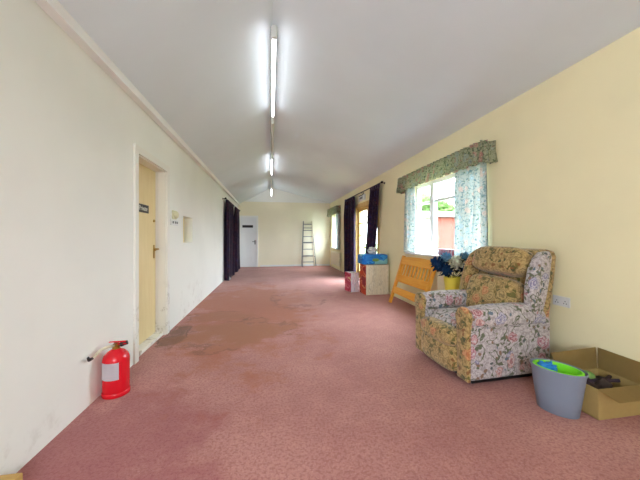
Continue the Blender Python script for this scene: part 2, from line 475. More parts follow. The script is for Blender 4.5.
bm = bmesh.new(); prism(bm, [(XL, 2.496), (XL + .066, 2.496), (XL + .066, 2.568), (XL, 2.535)], YR, YE, 'y', .004, 1)
struct('trim_1', bm, M['white'], 'white wall plate running along top of left wall', 'trim')
bm = bmesh.new(); box(bm, XL + .07, YE - .012, 2.660, XR, YE, 2.688, .003, 1)
struct('trim_3', bm, M['white'], 'thin white moulding across end wall below gable', 'trim')
bm = bmesh.new(); box(bm, -.42, YE - .018, 0, XR, YE, .07, .004, 1)
struct('baseboard_end', bm, M['white'], 'low white skirting along end wall', 'skirting')
bm = bmesh.new(); box(bm, XR - .018, FD[1] + .09, 0, XR, YE - .018, .09, .004, 1); box(bm, XR - .018, YR, 0, XR, FD[0] - .09, .09, .004, 1)
struct('baseboard_right', bm, M['wall_r'], 'cream painted skirting along right wall', 'skirting')

# door in the left wall
bm = bmesh.new(); box(bm, XL - .15, DOOR1[0] + .025, .045, XL - .11, DOOR1[1] - .025, DOOR1[2] - .02, .003, 1)
d1 = struct('door_1', bm, M['door_cream'], 'cream yellow flush door in left wall with dark name plate', 'door')
bm = bmesh.new()
for a, b in ((DOOR1[0] - .075, DOOR1[0] + .005), (DOOR1[1] - .005, DOOR1[1] + .075)):
    box(bm, XL - .005, a, 0, XL + .018, b, DOOR1[2] + .07, .005, 2)
box(bm, XL - .005, DOOR1[0] - .077, DOOR1[2] - .005, XL + .0195, DOOR1[1] + .077, DOOR1[2] + .072, .005, 2)
box(bm, XL - T, DOOR1[0], 0, XL, DOOR1[0] + .022, DOOR1[2]); box(bm, XL - T, DOOR1[1] - .022, 0, XL, DOOR1[1], DOOR1[2])
box(bm, XL - T, DOOR1[0], DOOR1[2] - .018, XL, DOOR1[1], DOOR1[2])
box(bm, XL - .108, DOOR1[0] + .022, 0, XL - .09, DOOR1[0] + .034, DOOR1[2]); box(bm, XL - .108, DOOR1[1] - .036, 0, XL - .09, DOOR1[1] - .022, DOOR1[2])
obj('door_frame', bm, M['white_dirty'], d1)
bm = bmesh.new(); box(bm, XL - T, DOOR1[0] + .022, 0, XL - .02, DOOR1[1] - .022, .04, .006, 1)
obj('threshold', bm, M['white_dirty'], d1, label='scuffed white door sill')
bm = bmesh.new(); box(bm, XL - .11, 3.27, 1.475, XL - .102, 3.56, 1.565, .003, 1)
pl = obj('name_plate', bm, M['black_plate'], d1, label='dark name plate with pale lettering')
bm = text_bm('Private', .075); 
for v in bm.verts: v.co = Vector((XL - .1015 + v.co.z, 3.415 + v.co.x, 1.52 + v.co.y))
obj('lettering', bm, M['letter'], pl)
bm = bmesh.new(); box(bm, XL - .11, 3.70, .95, XL - .104, 3.735, 1.11, .002, 1)
rod(bm, (XL - .108, 3.718, 1.06), (XL - .055, 3.718, 1.06), .010); tube(bm, [(XL - .058, 3.724, 1.06), (XL - .055, 3.69, 1.06), (XL - .055, 3.65, 1.057), (XL - .058, 3.61, 1.05)], .009)
obj('door_handle', bm, M['brass'], d1, smooth=True)
bm = bmesh.new(); rod(bm, (XL - .112, 3.715, 1.40), (XL - .095, 3.715, 1.40), .017, .014, 16)
obj('latch_knob', bm, M['brass'], d1, smooth=True)

# end door
DX0, DX1 = -1.19, -.56
bm = bmesh.new(); box(bm, DX0, YE - .035, .01, DX1, YE - .004, 2.02, .003, 1)
for gx in (-1.19 + .21, -1.19 + .42):
    box(bm, gx - .008, YE - .04, .04, gx + .008, YE - .033, 1.99, .003, 1)
d2 = struct('door_2', bm, M['door_white'], 'white boarded door in end wall beside the dark curtains', 'door')
bm = bmesh.new(); box(bm, DX1, YE - .05, 0, DX1 + .06, YE - .001, 2.08, .004, 1); box(bm, DX0 - .06, YE - .05, 0, DX0, YE - .001, 2.08, .004, 1); box(bm, DX0 - .06, YE - .0505, 2.02, DX1 + .06, YE - .001, 2.085, .004, 1)
obj('door_frame', bm, M['white'], d2)
bm = bmesh.new(); box(bm, -1.12, YE - .05, 1.60, -.70, YE - .034, 1.70, .004, 1)
obj('name_plate', bm, M['black_plate'], d2)
bm = bmesh.new(); box(bm, -.64, YE - .043, .92, -.60, YE - .034, 1.10, .003, 1); rod(bm, (-.62, YE - .04, 1.03), (-.62, YE - .09, 1.03), .012); rod(bm, (-.61, YE - .085, 1.03), (-.73, YE - .085, 1.03), .011)
obj('door_handle', bm, M['black'], d2)

# windows
def window(name, w, xg, mulls, transom, label, bottom_sill=True):
    y0, y1, z0, z1 = w; f = .055
    bm = bmesh.new()
    box(bm, xg, y0, z0, xg + .07, y0 + f, z1, .004, 1); box(bm, xg, y1 - f, z0, xg + .07, y1, z1, .004, 1)
    box(bm, xg + .001, y0, z0, xg + .069, y1, z0 + f, .004, 1); box(bm, xg + .001, y0, z1 - f, xg + .069, y1, z1, .004, 1)
    ys = [y0] + mulls + [y1]
    for m in mulls: box(bm, xg - .004, m - .05, z0 + .01, xg + .074, m + .05, z1 - .01, .004, 1)
    box(bm, xg + .008, y0 + .01, transom - .022, xg + .062, y1 - .01, transom + .022, .004, 1)
    o = struct(name, bm, M['upvc'], label, 'window')
    for a, b in zip(ys, ys[1:]):
        for za, zb in ((z0, transom), (transom, z1)):
            p = bmesh.new(); box(p, xg + .03, a + .03, za + .02, xg + .036, b - .03, zb - .02)
            obj('pane', p, M['glass'], o)
    if bottom_sill:
        s = bmesh.new(); box(s, XR - .05, y0 - .05, z0 - .03, XR, y1 + .05, z0 + .002, .006, 2); box(s, XR - .01, y0, z0 - .02, xg, y1, z0 + .0015)
        obj('window_sill', s, M['white'], o)
    return o
window('window_1', W1, XR + .14, [4.34], 1.80, 'white framed window behind floral curtains above the pine headboard')
window('window_2', W2, XR + .14, [10.9], 1.80, 'narrow white window near the end wall under a small floral valance')

# glazed doors on the right
y0, y1, z1 = FD; xg = XR + .06
bm = bmesh.new()
box(bm, XR - .015, y0 - .06, 0, XR + .16, y0 + .04, z1 + .06, .004, 1); box(bm, XR - .015, y1 - .04, 0, XR + .16, y1 + .06, z1 + .06, .004, 1)
box(bm, XR - .016, y0 - .06, z1 - .05, XR + .16, y1 + .06, z1 + .06, .004, 1)
d3 = struct('door_3', bm, M['pine_frame'], 'pine framed glazed double doors between plum curtains on right wall', 'door')
for a, b in ((y0 + .04, (y0 + y1) / 2 - .003), ((y0 + y1) / 2 + .003, y1 - .04)):
    bm = bmesh.new()
    box(bm, xg, a, .02, xg + .045, a + .09, z1 - .05, .003, 1); box(bm, xg, b - .09, .02, xg + .045, b, z1 - .05, .003, 1)
    box(bm, xg + .001, a, .02, xg + .044, b, .24, .003, 1); box(bm, xg + .001, a, z1 - .15, xg + .044, b, z1 - .05, .003, 1)
    for k in range(1, 5):
        zz = .24 + k * (z1 - .15 - .24) / 5; box(bm, xg + .008, a + .08, zz - .014, xg + .04, b - .08, zz + .014)
    lf = obj('door_leaf', bm, M['pine_frame'], d3)
    p = bmesh.new(); box(p, xg + .02, a + .08, .23, xg + .025, b - .08, z1 - .14)
    obj('pane', p, M['glass'], lf)

# frame of the unseen rear window, added for its daylight
bm = bmesh.new()
for a in (RWIN_ADDED[0], -.03, RWIN_ADDED[1] - .06): box(bm, a, YR - .16, RWIN_ADDED[2], a + .06, YR - .1, RWIN_ADDED[3])
box(bm, RWIN_ADDED[0], YR - .161, RWIN_ADDED[2], RWIN_ADDED[1], YR - .099, RWIN_ADDED[2] + .06); box(bm, RWIN_ADDED[0], YR - .161, RWIN_ADDED[3] - .06, RWIN_ADDED[1], YR - .099, RWIN_ADDED[3])
struct('window_added', bm, M['upvc'], 'wide white framed window added in the rear wall for daylight', 'window')

# ------------------------------------------------------------------ fluorescent lights
def light(y0, z, on, label, drop=.0):
    y1 = y0 + 1.80
    t = thing('fluorescent_light', label, 'ceiling light', (RX + .015, (y0 + y1) / 2, z), 0, 'fluorescent battens along the ridge')
    h = .90
    bm = bmesh.new(); prism(bm, [(-.02, 0), (.02, 0), (.03, .05), (-.03, .05)], -h, h, 'y', .003, 1)
    obj('batten', bm, M['lightbody'], t)
    for s in (-1, 1):
        b = bmesh.new(); box(b, -.021, s * h - .02, -.062, .021, s * h + .02, .052, .006, 2); obj('end_cap', b, M['lightbody'], t, smooth=True)
        b = bmesh.new()
        rod(b, (-.0, s * .6, .045), (-.0, s * .6, RZ - z - .012 - .0), .008 if drop else .02, seg=10)
        obj('hanger', b, M['lightbody'], t)
    b = bmesh.new(); rod(b, (0, -h + .02, -.035), (0, h - .02, -.035), .018, seg=16)
    obj('tube', b, M['tube_on'] if on else M['tube_off'], t, smooth=True)
light(2.70, 3.13, True, 'lit fluorescent tube light nearest the camera, the largest on the ceiling')
light(4.78, 3.14, False, 'unlit fluorescent tube light between two lit ones on the ridge')
light(6.92, 3.14, True, 'lit fluorescent tube light just beyond the unlit one')
light(9.92, 2.93, True, 'lit fluorescent tube light hung lowest, close to the end wall gable', 1)

# ------------------------------------------------------------------ curtains
def drape(L, H, folds, amp, lean=0.0, pinch=.0, seed=0, nz=26, thick=.006, gather=0.0):
    """sheet along +y (0..L), hanging from z=0 to z=-H, folds in x; lean shifts y with depth; gather narrows bottom"""
    bm = bmesh.new(); ny = folds * 10
    rnd = random.Random(seed); ph = [rnd.uniform(-.5, .5) for _ in range(folds + 2)]
    g = []
    for j in range(nz + 1):
        q = j / nz; row = []
        for i in range(ny + 1):
            s = i / ny
            k = s * folds; a = amp * (.45 + .55 * min(1, q * 4 + .15)) * (1 + .35 * math.sin(5 * s + seed))
            x = a * math.sin(2 * PI * k + ph[int(k)] * .6 * q * 2) + .012 * math.sin(9 * s + 3 * q + seed)
            w = 1 - gather * q
            y = (s - .5) * L * w + L / 2 + lean * q + .12 * amp * math.sin(4 * PI * k)
            row.append(bm.verts.new((x, y, -H * q)))
        g.append(row)
    for j in range(nz):
        for i in range(ny):
            bm.faces.new((g[j][i], g[j][i + 1], g[j + 1][i + 1], g[j + 1][i]))
    bmesh.ops.solidify(bm, geom=bm.faces[:], thickness=thick)
    return bm

def curtain(name, x, y0, L, ztop, H, folds, amp, mat, label, group=None, lean=0.0, gather=0.0, seed=1, tape=True):
    o = obj(name, drape(L, H, folds, amp, lean, seed=seed, gather=gather), mat, loc=(x, y0, ztop), smooth='all')
    tag(o, label, 'curtain', group)
    if tape:
        for i in range(folds):
            b = bmesh.new(); s = (i + .5) / folds
            box(b, -.5 * amp - .004, s * L - .012, -.07, .5 * amp + .004, s * L + .012, .015, .004, 1)
            obj('pleat', b, mat, o)
    return o

def pole(x, y0, y1, z, wallx, label, r=.013):
    t = thing('curtain_pole', label, 'curtain pole', (x, y0, z))
    b = bmesh.new(); rod(b, (0, 0, 0), (0, y1 - y0, 0), r, seg=12); obj('rod', b, M['black'], t, smooth=True)
    for y in (0, y1 - y0):
        b = bmesh.new(); blob(b, (0, y, 0), r * 2.2, 0, 1, 2, (1, 1.3, 1)); obj('finial', b, M['black'], t, smooth='all')
    for y in (.08, (y1 - y0) / 2, y1 - y0 - .08):
        b = bmesh.new(); rod(b, (0, y, 0), (wallx - x, y, 0), .008); rod(b, (wallx - x - math.copysign(.006, wallx - x), y, 0), (wallx - x, y, 0), .025, seg=16)
        obj('bracket', b, M['black'], t, smooth=True)
    return t
pole(XR - .10, 5.90, 8.95, 2.41, XR, 'black curtain pole above the glazed doors on right wall')
curtain('curtain', XR - .10, 7.95, .95, 2.39, 2.37, 5, .065, M['dark_cur'], 'plum patterned full length curtain on right wall, farther from the armchair', 'plum curtains at the glazed doors', seed=3)
curtain('curtain', XR - .10, 6.02, .62, 2.39, 2.30, 5, .05, M['dark_cur'], 'plum curtain behind the blue pack, pulled slanting towards the door', 'plum curtains at the glazed doors', lean=.45, gather=.25, seed=5)
pole(XL + .09, 7.95, 11.45, 2.25, XL, 'black curtain pole on left wall near end door')
a = curtain('curtain', XL + .09, 8.10, 1.35, 2.23, 2.215, 7, .065, M['dark_cur'], 'plum black curtain hanging on left wall, nearer to the cream door', 'plum curtains on the left wall', seed=2)
b = bmesh.new()
for i in range(3): blob(b, (.055 - i * .02, .12 + .10 * i, -2.165), .055, .5, 3, 3, (.7, 1, .75), i * 2.0)
obj('lining', b, M['cur_lining'], a, smooth='all', label='pale lining bunched at hem')
curtain('curtain', XL + .09, 10.05, 1.15, 2.23, 2.215, 6, .06, M['dark_cur'], 'plum black curtain hanging on left wall, next to the white end door', 'plum curtains on the left wall', seed=8)

curtain('curtain', XR - .06, 2.87, .56, 2.12, 1.19, 5, .042, M['net_floral'], 'pale blue floral window curtain behind the armchair, wider of the pair', 'pale floral curtains at the big window', seed=4, tape=False)
curtain('curtain', XR - .06, 4.56, .33, 2.12, 1.19, 4, .035, M['net_floral'], 'pale blue floral window curtain at the far side of the big window', 'pale floral curtains at the big window', seed=6, tape=False)
curtain('curtain', XR - .05, 9.95, .50, 2.12, 1.36, 4, .025, M['net_floral'], 'pale floral curtain at the narrow window near the end wall', seed=9, tape=False)

def valance(y0, y1, z0, z1, d, folds, label, seed):
    t = thing('window_valance', label, 'valance', (XR, (y0 + y1) / 2, z0))
    h = (y1 - y0) / 2; H = z1 - z0
    b = bmesh.new(); box(b, -d + .02, -h + .02, H - .045, -.001, h - .02, H - .027); obj('board', b, M['white'], t)
    pts = [(-.004, -h), (-d, -h), (-d, h), (-.004, h)]
    seg = [d - .004, 2 * h, d - .004]; tot = sum(seg)
    def at(s):
        s *= tot
        for k in range(3):
            if s <= seg[k] or k == 2:
                f = min(1, s / seg[k]); a, c = Vector(pts[k]), Vector(pts[k + 1])
                n = [Vector((0, -1)), Vector((-1, 0)), Vector((0, 1))][k]
                return a.lerp(c, f), n
            s -= seg[k]
    b = bmesh.new(); n = folds * 8; nz = 10; g = []
    for j in range(nz + 1):
        q = j / nz; row = []
        for i in range(n + 1):
            s = i / n; p, nn = at(s)
            k = s * folds
            am = .014 - .002 * q + .014 * abs(q - .4) + (.004 if j == 0 else 0)
            off = am * math.sin(2 * PI * k + 1.2 * math.sin(3 * k + seed)) + .03 * q * q
            if i in (0, n): off = 0
            z = H * (1 - q) + (.012 * math.sin(2 * PI * k * .5 + seed) if q > .5 else 0) + 0
            row.append(b.verts.new((min(-.003, p.x + nn.x * off), p.y + nn.y * off, z)))
        g.append(row)
    for j in range(nz):
        for i in range(n):
            b.faces.new((g[j][i], g[j][i + 1], g[j + 1][i + 1], g[j + 1][i]))
    bmesh.ops.solidify(b, geom=b.faces[:], thickness=.005)
    obj('frill', b, M['pelmet'], t, smooth='all')
valance(2.82, 4.98, 2.03, 2.29, .17, 30, 'gathered green floral valance over the big window behind the armchair', 1)
valance(10.0, 11.62, 2.06, 2.36, .15, 22, 'small gathered floral valance over the narrow window near the end wall', 2)

# ------------------------------------------------------------------ radiators
def radiator(y0, y1, z0, z1, label):
    t = thing('radiator', label, 'radiator', (XR, (y0 + y1) / 2, z0)); h = (y1 - y0) / 2; H = z1 - z0
    b = bmesh.new(); box(b, -.085, -h, 0, -.045, h, H, .008, 2)
    n = int((y1 - y0) / .045)
    for i in range(n):
        y = -h + (i + .5) * (y1 - y0) / n; box(b, -.092, y - .012, .04, -.083, y + .012, H - .04, .004, 1)
    obj('panel', b, M['radiator'], t)
    for y in (-h * .7, h * .7):
        b = bmesh.new(); box(b, -.05, y - .015, .06, -.001, y + .015, H - .06); obj('bracket', b, M['radiator'], t)
    for y in (h - .03, -h + .03):
        b = bmesh.new(); rod(b, (-.065, y, .02), (-.065, y, -z0 + .001), .008); obj('pipe', b, M['radiator'], t)
    b = bmesh.new(); rod(b, (-.065, h - .03, -.05), (-.065, h - .03, .01), .018, seg=14); obj('valve', b, M['plastic_white'], t)
radiator(2.95, 3.83, .16, .69, 'cream ribbed radiator behind the yellow vase')
radiator(9.85, 11.30, .16, .66, 'cream ribbed radiator under the narrow far window')

# ------------------------------------------------------------------ armchair
ch = thing('armchair', 'floral tapestry wing recliner armchair standing against the right wall', 'armchair', (1.985, 2.415, 0), math.radians(3))
ch.scale = (1.04, 1.04, 1.035)
b = bmesh.new(); box(b, -.37, -.31, .0, .33, .31, .07, .01, 1); obj('plinth', b, M['black'], ch, label='dark recessed base')
for s in (-1, 1):
    b = bmesh.new(); box(b, -.425, min(s * .358, s * .245), .045, .36, max(s * .358, s * .245), .50, .03, 3)
    obj('side_panel', b, M['fab_cool_lit'], ch, smooth='all')
    b = bmesh.new()
    pillow(b, (-.07, s * .305, .535), (.76, .205, .165), 3.2, 12)
    for v in b.verts:
        if v.co.x > .12: v.co.z -= (v.co.x - .12) ** 2 * 1.2
    obj('armrest', b, M['fab_cool_lit'], ch, smooth='all')
    b = bmesh.new()
    pts = [(-.06, .045), (.06, .045), (.062, .40)] + [(.082 * math.cos(a), .53 + .085 * math.sin(a)) for a in [math.radians(k) for k in range(-30, 211, 20)]] + [(-.062, .40)]
    prism(b, [(s * .30 + p[0], p[1]) for p in pts], -.455, -.415, 'x', .014, 3)
    obj('arm_front', b, M['fab_warm_lit'], ch, smooth=True, label='warm lit scroll front of the arm')
    b = bmesh.new()
    pts = [(.13, .54), (.10, .62), (.105, .75), (.145, .90), (.20, .99), (.27, 1.04), (.335, 1.045), (.36, 1.0), (.335, .82), (.30, .68), (.25, .55), (.19, .52)]
    prism(b, pts, min(s * .375, s * .285), max(s * .375, s * .285), 'y', .032, 4)
    for v in b.verts:
        v.co.y += s * .03 * max(0, (.32 - v.co.x)) / .2
    obj('wing', b, M['fab_cool_lit'] if s < 0 else M['fab_warm_lit'], ch, smooth='all')
b = bmesh.new()
pillow(b, (-.13, 0, .385), (.60, .50, .19), 4.5, 12)
for v in b.verts:
    if v.co.x < -.3: v.co.z -= (-.3 - v.co.x) * .35
obj('seat_cushion', b, M['fab_cool_lit'], ch, smooth='all')
b = bmesh.new(); pillow(b, (-.43, 0, .335), (.16, .485, .17), 3.2, 10); pillow(b, (-.425, 0, .165), (.125, .485, .24), 4.2, 10)
obj('footrest', b, M['fab_warm_lit'], ch, smooth='all', label='warm lit padded footrest front')
b = bmesh.new()
prism(b, [(.17, .12), (.36, .12), (.37, .45), (.43, .80), (.455, 1.0), (.43, 1.045), (.36, 1.06), (.28, 1.04), (.2, .6)], -.335, .335, 'y', .03, 3)
obj('back_shell', b, M['fab_warm_lit'], ch, smooth='all', label='warm lit outside back')
b = bmesh.new(); pillow(b, (.13, 0, .615), (.20, .55, .37), 4.5, 12, math.radians(17))
obj('back_cushion', b, M['fab_warm_lit'], ch, smooth='all', label='warm lit lower back cushion')
b = bmesh.new(); pillow(b, (.235, 0, .935), (.25, .585, .255), 3.8, 12, math.radians(20))
obj('headrest', b, M['fab_warm_lit'], ch, smooth='all', label='warm lit padded headrest')

# ------------------------------------------------------------------ pine headboard leaning on the right wall
hb = thing('headboard', 'orange pine slatted headboard leaning against wall beneath the big window', 'headboard', (2.17, 4.42, 0))
hb.rotation_euler = (0, math.atan2(2.455 - 2.17, .87), 0)
LEN = .915; HW = .56
for y in (-HW + .03, HW - .03):
    b = bmesh.new(); prism(b, [(-.022, 0.006), (.022, -.006), (.022, LEN - .01), (-.022, LEN - .01)], y - .03, y + .03, 'y', .004, 2); obj('post', b, M['pine_v'], hb)
def rail(n, z0, z1, th=.032, arch=0):
    b = bmesh.new()
    pts = [(-HW + .055, z0), (HW - .055, z0)] + [(HW - .055 - 2 * (HW - .055) * k / 10, z1 + arch * math.sin(PI * k / 10)) for k in range(11)]
    prism(b, pts, -th / 2, th / 2, 'x', .004, 2); obj(n, b, M['pine'], hb)
rail('top_rail', .745, LEN - .035, arch=.02)
rail('middle_rail', .415, .555)
rail('bottom_rail', .195, .315)
for k in range(9):
    y = -HW + .14 + k * (2 * HW - .28) / 8
    b = bmesh.new(); box(b, -.010, y - .022, .545, .010, y + .022, .755, .003, 1); obj('slat', b, M['pine_v'], hb)

# ------------------------------------------------------------------ vase and flowers
VX, VY = 2.24, 3.23
va = tag(obj('vase', (lambda b: (lathe(b, [(.085, 0), (.09, .01), (.075, .2), (.066, .42), (.085, .6), (.10, .705), (.094, .71), (.078, .6), (.055, .42), (.05, .3)], 28), b)[1])(bmesh.new()), M['yellow'], loc=(VX, VY, 0), smooth=True),
    'tall lemon yellow vase behind the armchair', 'vase')
def flower(kind, dx, dy, z, r, label, group):
    t = thing('artificial_flower', label, 'flower', (VX, VY, .30), 0, group)
    c = Vector((dx, dy, z - .30))
    b = bmesh.new(); tube(b, [(dx * .02, dy * .02, 0.02), (dx * .12, dy * .12, .38), (dx * .6, dy * .6, .5), c], .004, 6); obj('stem', b, M['leaf'], t)
    b = bmesh.new()
    rnd = random.Random(int(1000 * (dx + 3 * dy + z)))
    n = 46
    for i in range(n):
        ph = math.acos(1 - 2 * (i + .5) / n); th = i * 2.39996
        d = Vector((math.sin(ph) * math.cos(th), math.sin(ph) * math.sin(th), math.cos(ph)))
        p = c + d * r * (.55 + .25 * rnd.random())
        u = d.orthogonal().normalized(); w = d.cross(u)
        ln = r * .55; wd = r * .26
        a = rnd.random() * 6.28; u2 = u * math.cos(a) + w * math.sin(a); w2 = d.cross(u2)
        q = [p - u2 * wd, p + d * ln * .5 - u2 * wd + w2 * wd * .3, p + d * ln + w2 * wd * .6, p + d * ln * .5 + u2 * wd + w2 * wd * .3, p + u2 * wd, p - w2 * wd * .5]
        b.faces.new([b.verts.new(k) for k in q])
    bmesh.ops.solidify(b, geom=b.faces[:], thickness=.002)
    blob(b, c, r * .62, .2, 3, 2)
    obj('blossom', b, M[kind], t)
    for k in range(4):
        a = k * 1.6 + dx * 20; b = bmesh.new()
        d = Vector((math.cos(a), math.sin(a), -.25)); s = Vector((-math.sin(a), math.cos(a), 0)); p = Vector((dx * .75, dy * .75, c.z - r * .75))
        vs = [p, p + d * .05 + s * .03 + Vector((0, 0, .015)), p + d * .12, p + d * .05 - s * .03 + Vector((0, 0, .015))]
        b.faces.new([b.verts.new(v) for v in vs]); bmesh.ops.solidify(b, geom=b.faces[:], thickness=.002)
        obj('leaf', b, M['leaf'], t)
G = 'flowers in the yellow vase'
flower('petal_blue', -.13, .10, .86, .085, 'dark blue artificial flower, leftmost in the yellow vase', G)
flower('petal_blue', -.10, -.02, .80, .075, 'dark blue artificial flower drooping low over the vase rim', G)
flower('petal_white', .02, -.06, .89, .085, 'large cream white artificial flower in middle of the bunch', G)
flower('petal_pale', -.03, .08, .94, .065, 'pale blue artificial flower above the dark blue ones', G)
flower('petal_pale', .13, -.07, .97, .05, 'pale blue artificial flower highest on right of the bunch', G)
flower('petal_white', .16, -.13, .78, .05, 'small cream flower low at right beside the armchair wing', G)
flower('petal_blue', .11, -.02, .83, .06, 'small dark blue artificial flower right of the cream one', G)

b = bmesh.new(); box(b, -.03, -.20, 0, .03, .20, .10, .004, 1)
tag(obj('patterned_box', b, M['patterned'], loc=(XR + .02, 3.72, W1[2] + .002)), 'small red white and blue patterned box on the big window sill', 'box')

# ------------------------------------------------------------------ boxes by the glazed doors
t = thing('carton', 'tall cream and red printed carton beneath the blue pack', 'box', (2.20, 5.85, 0), math.radians(2))
b = bmesh.new(); box(b, -.255, -.185, 0, .255, .185, .625, .004, 1)
o = obj('body', b, [M['box_front'], M['box_red']], t)
for p in o.data.polygons:
    if p.normal.x < -.7: p.material_index = 1
b = bmesh.new(); box(b, -.256, -.03, .6245, .256, .03, .6265); obj('tape', b, M['card_dark'], t)
t = thing('blue_pack', 'blue shrink wrapped pack on top of the tall carton', 'pack', (2.17, 5.86, .629), math.radians(1))
b = bmesh.new(); pillow(b, (0, 0, .108), (.58, .36, .216), 9, 10); obj('wrap', b, M['bluepack'], t, smooth='all')
b = bmesh.new()
rnd = random.Random(3); 
lathe(b, [(.001, .0), (.055, .0), (.06, .004), (.001, .004)], 24, (0, 0, 0), 1.3, .55)
for v in b.verts: v.co = Vector((v.co.x, -.1815 - v.co.z * .5, .10 + v.co.y))
obj('printed_oval', b, M['green'], t, label='oval green printed mark')
b = bmesh.new(); blob(b, (0, 0, .07), .10, .55, 2.2, 4, (1.0, .8, .72), 4.0)
tag(obj('plastic_bag', b, M['plastic_bag'], loc=(2.17, 5.85, .845), smooth='all'), 'crumpled white plastic bag on top of the blue pack', 'bag')
t = thing('carton', 'small crimson and white printed carton in front of the tall carton', 'box', (1.80, 6.18, 0), math.radians(10))
b = bmesh.new(); box(b, -.10, -.155, 0, .10, .155, .42, .004, 1)
o = obj('body', b, [M['small_front'], M['small_red']], t)
for p in o.data.polygons:
    if p.normal.x < -.7: p.material_index = 1
b = bmesh.new(); box(b, -.02, -.156, .4195, .02, .156, .4215); obj('tape', b, M['card_dark'], t)

# ------------------------------------------------------------------ fire extinguisher
fe = thing('fire_extinguisher', 'red fire extinguisher standing on carpet against left wall', 'fire extinguisher', (-1.172, 2.43, 0))
R = .088
b = bmesh.new(); lathe(b, [(R - .012, 0), (R - .003, .004), (R, .03), (R, .27), (R - .008, .30), (R - .03, .325), (.03, .342), (.024, .348)], 36); obj('cylinder', b, M['red'], fe, smooth=True)
b = bmesh.new(); lathe(b, [(R + .002, .0), (R + .004, .003), (R + .004, .028), (R + .001, .032)], 36); obj('base_ring', b, M['red'], fe, smooth=True)
b = bmesh.new(); n = 14; g = []
for i in range(n + 1):
    a = math.radians(-142) + math.radians(88) * i / n
    g.append([b.verts.new(((R + .0015) * math.cos(a), (R + .0015) * math.sin(a), z)) for z in (.135, .262)])
for i in range(n): b.faces.new((g[i][0], g[i + 1][0], g[i + 1][1], g[i][1]))
bmesh.ops.solidify(b, geom=b.faces[:], thickness=.001); obj('label', b, M['label'], fe, label='blank looking white instruction label')
b = bmesh.new(); lathe(b, [(.026, .345), (.026, .365), (.018, .37), (.018, .385)], 20); obj('valve', b, M['brass'], fe, smooth=True)
b = bmesh.new(); box(b, -.02, -.011, .375, .075, .011, .385, .003, 1, Matrix.Rotation(-.35, 4, 'Y') @ Matrix.Translation((-.12, 0, -.005)) if 0 else None); box(b, -.05, -.010, .392, .07, .010, .401, .003, 1)
obj('lever', b, M['red'], fe)
b = bmesh.new(); rod(b, (.03, 0, .372), (.075, .01, .385), .016, seg=16); obj('gauge', b, M['black'], fe, smooth=True)
b = bmesh.new(); tube(b, [(-.005, -.015, .372), (-.035, -.05, .376), (-.062, -.09, .368), (-.07, -.13, .350), (-.072, -.17, .342)], .010, 10); obj('hose', b, M['hose'], fe, smooth='all', label='pale discharge hose')
b = bmesh.new(); tube(b, [(-.072, -.168, .342), (-.073, -.20, .345), (-.073, -.215, .368)], [.010, .012, .008], 10); obj('nozzle', b, M['black'], fe, smooth='all')

# ------------------------------------------------------------------ bin
BA = math.radians(-62)
bn = thing('waste_bin', 'oval grey plastic bin with lime green liner beside the armchair', 'bin', (1.965, 1.665, 0), BA)
b = bmesh.new(); prof = [(.10, 0), (.104, .004), (.118, .12), (.135, .27), (.143, .30), (.139, .303), (.130, .27), (.112, .12), (.098, .012)]
lathe(b, prof, 48, sx=1.12, sy=.80); obj('tub', b, M['grey_bin'], bn, smooth=True)
b = bmesh.new(); prof = [(.094, .03), (.109, .15), (.125, .27), (.129, .297), (.117, .301), (.110, .290), (.104, .15), (.088, .035)]
lathe(b, prof, 48, sx=1.10, sy=.78); obj('liner', b, M['lime'], bn, smooth=True, label='lime green inner liner')
b = bmesh.new(); blob(b, (0, 0, 0), .055, .7, 2.4, 4, (1.1, .8, .7), 1.0); blob(b, (.03, .01, -.03), .05, .6, 2.6, 3, (1, .9, .8), 5.0)
cl = tag(obj('cloth', b, M['blue_cloth'], loc=(1.965 + .06 * math.cos(BA + PI), 1.665 + .06 * math.sin(BA + PI), .270), smooth='all'), 'crumpled bright blue cloth in the lime bin liner', 'cloth')

# ------------------------------------------------------------------ open cardboard box at right
X0, X1, Y0, Y1, BH = 2.12, 2.475, 1.525, 1.785, .20
cb = thing('cardboard_box', 'open brown cardboard box of clutter in the corner by the bin', 'box', (X0, Y0, 0))
W_, D_ = X1 - X0, Y1 - Y0
b = bmesh.new()
box(b, 0, 0, 0, W_, D_, .006); box(b, 0, 0, 0, .006, D_, BH); box(b, W_ - .006, 0, 0, W_, D_, BH)
box(b, .006, 0, .006, W_ - .006, .006, BH); box(b, .006, D_ - .006, .006, W_ - .006, D_, BH)
obj('body', b, M['card'], cb)
def flap(pts, th=(0, 0, .005)):
    b = bmesh.new(); f = b.faces.new([b.verts.new(p) for p in pts]); bmesh.ops.solidify(b, geom=[f], thickness=.005); obj('flap', b, M['card'], cb)
flap([(.0, D_ - .003, BH), (W_ - .01, D_ - .003, BH), (W_ - .004, D_ + .012, BH + .155), (-.05, D_ + .02, BH + .135)])
flap([(W_ - .003, D_ - .004, BH), (W_ - .003, .0, BH), (W_ + .006, -.01, BH + .15), (W_ + .006, D_ + .006, BH + .155)])
flap([(.0, .003, BH), (W_, .003, BH), (W_ + .015, -.115, BH - .022), (.0, -.115, BH - .022)])
b = bmesh.new(); box(b, -.0015, D_ / 2 - .025, .02, 0, D_ / 2 + .025, BH - .005); obj('tape', b, M['card_dark'], cb)
cx, cy = (X0 + X1) / 2, (Y0 + Y1) / 2
b = bmesh.new(); blob(b, (0, 0, 0), .095, .5, 2.6, 4, (1.35, .95, .8), 2.0)
tag(obj('dark_bundle', b, M['soil'], loc=(cx - .005, cy + .0, .105), smooth='all'), 'dark brown bundle filling the bottom of the cardboard box', 'bundle')
b = bmesh.new(); blob(b, (0, 0, 0), .045, .12, 2.0, 3, (1, 1, .7), 7.0)
